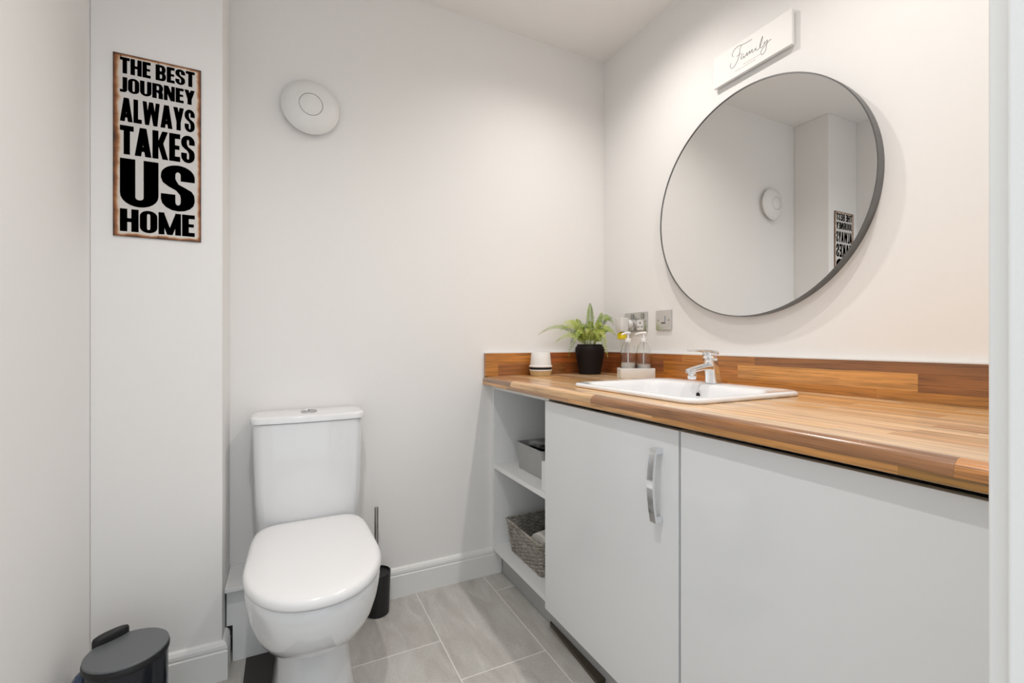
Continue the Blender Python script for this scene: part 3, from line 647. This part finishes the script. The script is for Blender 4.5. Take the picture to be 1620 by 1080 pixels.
# ------------------------------------------------------------------ plaque above the mirror
t = thing('wall_plaque', 'white rectangular wall plaque with script lettering above the round mirror', 'plaque', (XR, 1.03, 1.96))
obj('board', boxes((XR-.018, XR-.0055, .889, 1.181, 1.9655, 2.0785)), M['plaque'], t, bevel=.0008)
obj('wall_mount', boxes((XR-.0055, XR-.0003, .93, 1.13, 1.99, 2.05)), M['plaque'], t)
FAM = [[(1.0967, 2.0409), (1.1023, 2.0466), (1.1014, 2.0544), (1.092, 2.064), (1.0771, 2.0669), (1.0642, 2.0635), (1.0427, 2.0606), (1.026, 2.0603)],
 [(1.0642, 2.0635), (1.0706, 2.055), (1.0734, 2.0385), (1.0771, 2.0258), (1.0863, 2.0112), (1.0976, 2.0024), (1.1062, 2.0045), (1.1109, 2.0129), (1.1071, 2.0226)],
 [(1.0845, 2.0341), (1.0771, 2.0349), (1.0715, 2.0358), (1.0661, 2.036)],
 [(1.0561, 2.0271), (1.0624, 2.029), (1.067, 2.0218), (1.067, 2.0153), (1.0624, 2.016), (1.0561, 2.0206), (1.057, 2.0146), (1.0534, 2.0142), (1.048, 2.0205), (1.0437, 2.0251), (1.0444, 2.014), (1.0374, 2.0223), (1.0338, 2.0251), (1.0347, 2.0152), (1.0286, 2.0211), (1.0243, 2.0253), (1.026, 2.0154), (1.0199, 2.0149), (1.0113, 2.0223), (1.0121, 2.018), (1.0113, 2.0144), (1.007, 2.0119), (.9977, 2.016), (.9893, 2.0346), (.9868, 2.0471), (.991, 2.0402), (.996, 2.0276), (.9968, 2.0171), (.9926, 2.0123), (.9843, 2.0145), (.9802, 2.026), (.9813, 2.0211), (.9785, 2.0189), (.9703, 2.0249), (.9728, 2.0108), (.9777, 1.992), (.9893, 1.9869), (.9935, 1.9963), (.9893, 2.0033), (.976, 2.0128), (.9614, 2.0196), (.9566, 2.019)],
 [(1.0099, 2.0264), (1.0092, 2.0272)]]
def catmull(p, n=6):
    if len(p) < 3: return p
    q = [p[0]] + list(p) + [p[-1]]; out = []
    for i in range(1, len(q)-2):
        for k in range(n):
            u = k/n; a, b, c, d = q[i-1], q[i], q[i+1], q[i+2]
            out.append(tuple(.5*((2*b[j]) + (c[j]-a[j])*u + (2*a[j]-5*b[j]+4*c[j]-d[j])*u*u + (3*b[j]-a[j]-3*c[j]+d[j])*u**3) for j in (0, 1)))
    return out + [p[-1]]
bm = bmesh.new(); xp = XR-.0183
for s in FAM:
    tube(bm, [(xp, y, z) for y, z in catmull(s)], .00062, 5)
obj('lettering', bm, M['ink2'], t)
bm = bmesh.new(); rs_ = random.Random(2)
for y0, y1, z in ((1.058, 1.002, 1.9925), (1.090, 1.020, 1.984)):
    y = y0
    while y > y1:
        w = rs_.uniform(.004, .009); box(bm, xp, xp+.0002, y-w, y, z-.0009, z+.0009); y -= w+.0022
obj('small_lettering', bm, M['ink3'], t)

# ------------------------------------------------------------------ slogan sign
sx0, sx1, sz0, sz1 = -.4345, -.2285, 1.3275, 1.8435
scx, scz = (sx0+sx1)/2, (sz0+sz1)/2
t = thing('tin_sign', 'rust-edged white tin sign with bold black slogan on the pier', 'sign', (scx, YP, scz))
pl = obj('plate', boxes((-.103, .103, -.0045, -.0025, -.258, .258)), M['tin'], t, True, bevel=.0006)
T_ = .228
def ribbon(bm, pts, w):
    l, r = [], []
    for i, p in enumerate(pts):
        a = pts[max(i-1, 0)]; b = pts[min(i+1, len(pts)-1)]; dx, dy = b[0]-a[0], b[1]-a[1]; n = math.hypot(dx, dy) or 1
        ww = w[i] if isinstance(w, list) else w
        l.append((p[0]-dy/n*ww/2, p[1]+dx/n*ww/2)); r.append((p[0]+dy/n*ww/2, p[1]-dx/n*ww/2))
    return [(l[i], l[i+1], r[i+1], r[i]) for i in range(len(pts)-1)]
def arc(cx, cy, rx, ry, a0, a1, n=12): return [(cx+rx*math.cos(math.radians(a0+(a1-a0)*i/n)), cy+ry*math.sin(math.radians(a0+(a1-a0)*i/n))) for i in range(n+1)]
def ring(outer, inner): return [(outer[i], outer[(i+1) % len(outer)], inner[(i+1) % len(inner)], inner[i]) for i in range(len(outer))]
def strip(outer, inner): return [(outer[i], outer[i+1], inner[i+1], inner[i]) for i in range(len(outer)-1)]
def q(x0, y0, x1, y1): return [((x0, y0), (x1, y0), (x1, y1), (x0, y1))]
def sl(xa, xb, w, ya=0, yb=1): return [((xa, ya), (xa+w, ya), (xb+w, yb), (xb, yb))]
h = .18                                    # horizontal stroke
def letter(c):
    t_ = T_
    if c == 'T': return .50, q(.5*.5-t_/2, 0, .25+t_/2, 1) + q(0, 1-h, .5, 1)
    if c == 'H': return .58, q(0, 0, t_, 1) + q(.58-t_, 0, .58, 1) + q(t_, .42, .58-t_, .59)
    if c == 'E': return .43, q(0, 0, t_, 1) + q(t_, 0, .43, h) + q(t_, 1-h, .43, 1) + q(t_, .43, .40, .58)
    if c == 'L': return .41, q(0, 0, t_, 1) + q(t_, 0, .41, h)
    if c == 'N': return .58, q(0, 0, t_*.85, 1) + q(.58-t_*.85, 0, .58, 1) + sl(.58-t_*1.02, 0, t_*1.02)
    if c == 'M': return .74, q(0, 0, t_*.85, 1) + q(.74-t_*.85, 0, .74, 1) + sl(.37-.09, .0, .18) + sl(.37-.09, .74-.18, .18)
    if c == 'W': return .86, sl(.12, 0, .205) + sl(.12, .325, .205) + sl(.535, .325, .205) + sl(.535, .655, .205)
    if c == 'A': return .62, sl(0, .185, .235) + sl(.385, .20, .235) + q(.15, .17, .47, .34)
    if c == 'Y': return .56, q(.28-t_/2, 0, .28+t_/2, .46) + sl(.28-t_/2, 0, t_, .36, 1) + sl(.28-t_/2, .56-t_, t_, .36, 1)
    if c == 'K': return .60, q(0, 0, t_, 1) + sl(.13, .37, .22, .42, 1) + sl(.38, .16, .22, 0, .66)
    if c == 'J': return .36, q(.36-t_, .2, .36, 1) + strip(arc(.16, .2, .2, .2, 0, -90, 8), arc(.16, .2, max(.2-t_, .001), .2-h, 0, -90, 8)) + q(0, 0, .16, h)
    if c == 'O':
        W = .56; o = arc(W/2, .74, W/2, .26, 0, 180) + arc(W/2, .26, W/2, .26, 180, 360); i = arc(W/2, .78, W/2-t_, .08, 0, 180) + arc(W/2, .22, W/2-t_, .08, 180, 360)
        return W, ring(o, i)
    if c == 'U':
        W = .58; o = [(0, 1)] + arc(W/2, .27, W/2, .27, 180, 360) + [(W, 1)]; i = [(t_, 1)] + arc(W/2, .21, W/2-t_, .06, 180, 360) + [(W-t_, 1)]
        return W, strip(o, i)
    if c in 'BR':
        W = .56; res = q(0, 0, t_, 1)
        def bowl(y0, y1, x1):
            cy = (y0+y1)/2; ry = (y1-y0)/2
            return strip([(t_*.9, y1)] + arc(x1-.2, cy, .2, ry, 90, -90) + [(t_*.9, y0)], [(t_*.9, y1-h*.85)] + arc(x1-.24, cy, .24-t_*.93, max(ry-h*.85, .01), 90, -90) + [(t_*.9, y0+h*.85)])
        if c == 'B': return W, res + bowl(.46, 1, W-.02) + bowl(0, .56, W)
        return W, res + bowl(.42, 1, W) + q(W-t_-.01, 0, W-.01, .40) + q(W-t_-.07, .36, W-.04, .50)
    if c == 'S':
        W = .54
        o = [(W, .66), (W, .78)] + arc(W/2, .76, W/2, .24, 0, 180, 14) + [(0, .70), (.03, .60), (.12, .52), (.24, .45), (W-t_-.01, .36)] + [(W-t_, .30), (W-t_, .22)] + arc(W/2, .20, W/2-t_, .07, 0, -180, 8) + [(t_, .36)]
        i = [(W-t_, .66), (W-t_, .78)] + arc(W/2, .78, W/2-t_, .07, 0, 180, 14) + [(t_, .70), (t_+.02, .65), (.28, .585), (.38, .53), (.49, .46)] + [(W-.01, .38), (W, .28)] + arc(W/2, .24, W/2, .24, 0, -180, 8) + [(0, .36)]
        return W, strip(o, i)
    return .22, []
def word(txt, v0, v1, u0=.075, u1=.925, gap=.036):
    ws = []; x = 0; polys = []
    for ch in txt:
        w, p = letter(ch); polys += [[(a+x, b) for a, b in poly] for poly in p]; x += w + (gap if ch != ' ' else 0)
    tot = x - gap; bm = bmesh.new()
    X0, X1 = -.103 + .206*u0, -.103 + .206*u1; Z1, Z0 = .258 - .516*v0, .258 - .516*v1
    for n_, p in enumerate(polys):
        f = [bm.verts.new((X0 + (X1-X0)*a/tot, -.0048 - .0000015*(n_ % 7), Z0 + (Z1-Z0)*b)) for a, b in p]
        try: bm.faces.new(f)
        except ValueError: pass
    bmesh.ops.solidify(bm, geom=bm.faces[:], thickness=.0002)
    obj('lettering', bm, M['ink'], t, True)
for a in (('THE BEST', .020, .108), ('JOURNEY', .128, .211), ('ALWAYS', .240, .370), ('TAKES', .392, .550), ('US', .572, .834), ('HOME', .848, .972)): word(*a)
for xx, zz in ((0, .250), (.086, .245), (-.086, .250), (0, -.252)):
    bm = bmesh.new(); lathe(bm, [(.0018, -.0049), (.0018, -.0046)], (xx, 0, zz), 10, 'y'); obj('nail_hole', bm, M['dark'], t, True)
obj('wall_pad', boxes((-.06, .06, -.0025, -.0003, -.15, .15)), M['white_plastic'], t, True)

# ------------------------------------------------------------------ round vent on the back wall
vx, vz = .082, 1.893
t = thing('wall_vent', 'round white extract vent disc on the wall above the toilet', 'vent', (vx, YB, vz))
bm = bmesh.new(); lathe(bm, [(.078, -.0003), (.078, -.012), (.072, -.016), (.03, -.016)], (vx, YB, vz), 56, 'y'); obj('collar', bm, M['white_plastic'], t, smooth=True, sharp=40)
bm = bmesh.new(); lathe(bm, [(.03, -.0165), (.085, -.018), (.097, -.021), (.0985, -.024), (.097, -.027), (.070, -.041), (.0435, -.0490), (.0408, -.0495), (.0400, -.0440), (.02, -.0440)], (vx, YB, vz), 72, 'y'); cv = obj('cover', bm, M['white_plastic'], t, smooth=True, sharp=40)
bm = bmesh.new(); lathe(bm, [(.02, -.0441), (.0380, -.0441), (.0380, -.0490), (.0368, -.0500), (.001, -.0505)], (vx, YB, vz), 48, 'y'); obj('centre_disc', bm, M['white_plastic'], t, smooth=True, sharp=40)

# ------------------------------------------------------------------ things on the open shelves
ZS1, ZS2 = .4882, .1262
t = thing('storage_box', 'grey plastic storage box on the upper shelf', 'storage box', (1.0, 1.645, ZS1))
bm = bmesh.new()
def tub(x0, x1, y0, y1, fl_, z0, z1, r, th):
    f = lambda k, z, e: rrect(x0-k+e, x1+k-e, y0-k+e, y1+k-e, r, z, 4)
    return [f(0, z0, .002), f(.0003, z0+.002, 0), f(fl_, z1-.004, 0), f(fl_+.003, z1-.003, 0), f(fl_+.003, z1, 0), f(fl_-th, z1, 0), f(-th, z0+.004, 0)]
loft(bm, tub(.899, 1.14, 1.540, 1.748, .007, ZS1, .6000, .012, .003)); obj('tub', bm, M['grey_plastic'], t, smooth=True, sharp=40)
t = thing('hair_brush', 'black brush with pale bristles lying in the grey storage box', 'brush', (.95, 1.65, .575))
bm = bmesh.new(); tube(bm, [(.945, 1.70, .587), (.948, 1.665, .592), (.952, 1.63, .592), (.97, 1.575, .588)], [.016, .021, .021, .012], 14, .55); obj('brush_head', bm, M['black_matt'], t, smooth=True, sharp=60)
bm = bmesh.new()
for i in range(9):
    for j in range(5):
        p = Vector((.940+.001*i+.008*(j-2), 1.700-.009*i+.001*(j-2), .594)); tube(bm, [p, p+Vector((-.004, -.003, .018))], [.0013, .0008], 4)
bo = obj('bristles', bm, M['bristle'], t); bo['kind'] = 'stuff'
bm = boxes((.93, 1.12, 1.556, 1.732, ZS1+.0045, .575)); tag(obj('black_pouch', bm, M['black_matt'], bevel=.012, seg=3), 'black pouch lying inside the grey storage box', 'pouch')
t = thing('paper_carton', 'slim white carton standing on the upper shelf in front of the grey box', 'carton', (.865, 1.425, ZS1))
obj('carton_body', boxes((.838, .888, 1.395, 1.445, ZS1, .592)), M['white_plastic'], t, bevel=.003)
obj('carton_flap', boxes((.8385, .8875, 1.3955, 1.4445, .5921, .5935)), M['paper'], t)

# woven basket
bk = thing('wicker_basket', 'grey-brown woven basket on the lower shelf', 'basket', (1.0, 1.64, ZS2))
bX0, bX1, bY0, bY1 = .874, 1.15, 1.506, 1.768; bz0, bz1 = ZS2+.001, .262; FLARE = .018
def peri(u, z):
    k = FLARE*(z-bz0)/(bz1-bz0); p = rrect(bX0-k, bX1+k, bY0-k, bY1+k, .014, z, 4)
    P = [Vector(a) for a in p]; P.append(P[0]); Ls = [(P[i+1]-P[i]).length for i in range(len(P)-1)]; d = u*sum(Ls)
    for i, l_ in enumerate(Ls):
        if d <= l_ or i == len(Ls)-1: return P[i].lerp(P[i+1], min(1, d/l_)) if l_ else P[i]
        d -= l_
NST = 108; NR = 17
def outn(u, z):
    a = peri((u-.001) % 1, z); b = peri((u+.001) % 1, z); d = (b-a).normalized(); return Vector((d.y, -d.x, 0))
bm = bmesh.new()
table = {}
for r_ in range(NR):
    z = bz0 + .005 + (bz1-bz0-.012)*r_/(NR-1); secs = []
    for i in range(NST*2):
        u = i/(NST*2); p = peri(u, z); n = outn(u, z)
        ph = math.sin(PI*i/4 + PI*(r_ % 2))
        p = p + n*.0016*ph
        p.z += rf.uniform(-.0005, .0005)
        secs.append([p + n*.0016*math.cos(a) + Vector((0, 0, .0033*math.sin(a))) for a in (0, PI/2, PI, 1.5*PI)])
    secs.append(secs[0]); loft(bm, secs, False, False)
w = obj('weave', bm, M['wicker'], bk, smooth=True); w['kind'] = 'stuff'
bm = bmesh.new()
for i in range(NST//2):
    u = i/(NST/2); pts = [peri(u, z) for z in (bz0, (bz0+bz1)/2, bz1)]; tube(bm, pts, .0015, 5)
s = obj('stakes', bm, M['wicker'], bk); s['kind'] = 'stuff'
bm = bmesh.new()
for k in range(2):
    secs = []
    for i in range(121):
        u = (i % 120)/120; p = peri(u, bz1); n = outn(u, bz1); a = u*2*PI*34 + k*PI
        c = p + n*.0028*math.cos(a) + Vector((0, 0, .002*math.sin(a)))
        secs.append([c + n*.0034*math.cos(b) + Vector((0, 0, .0034*math.sin(b))) for b in (0, PI/3, 2*PI/3, PI, 4*PI/3, 5*PI/3)])
    loft(bm, secs, False, False)
obj('rim', bm, M['wicker'], bk, smooth=True)
obj('base_panel', boxes((bX0+.003, bX1-.003, bY0+.003, bY1-.003, ZS2+.0002, ZS2+.004)), M['wicker'], bk)
for k, (x, y, z, ln, lab) in enumerate(((.945, 1.580, .215, .10, 'white toilet roll lying on its side in the woven basket'), )):
    tr_ = thing('toilet_roll', lab, 'toilet roll', (x, y, z-.052), .25)
    bm = bmesh.new(); lathe(bm, [(.021, -ln/2), (.050, -ln/2), (.053, -ln/2+.004), (.053, ln/2-.004), (.050, ln/2), (.021, ln/2), (.021, -ln/2)], (0, 0, .052), 40, 'x', False, False); obj('paper', bm, M['paper'], tr_, True, smooth=True, sharp=45)
    bm = bmesh.new(); lathe(bm, [(.0195, -ln/2+.002), (.0207, -ln/2+.002), (.0207, ln/2-.002), (.0195, ln/2-.002), (.0195, -ln/2+.002)], (0, 0, .052), 24, 'x', False, False); obj('card_tube', bm, M['lightwood'], tr_, True, smooth=True, sharp=45)
tag(obj('folded_towel', boxes((.90, 1.12, 1.53, 1.745, ZS2+.0045, .1525)), M['towel'], bevel=.01, seg=3), 'pale folded towel lining the woven basket', 'towel')
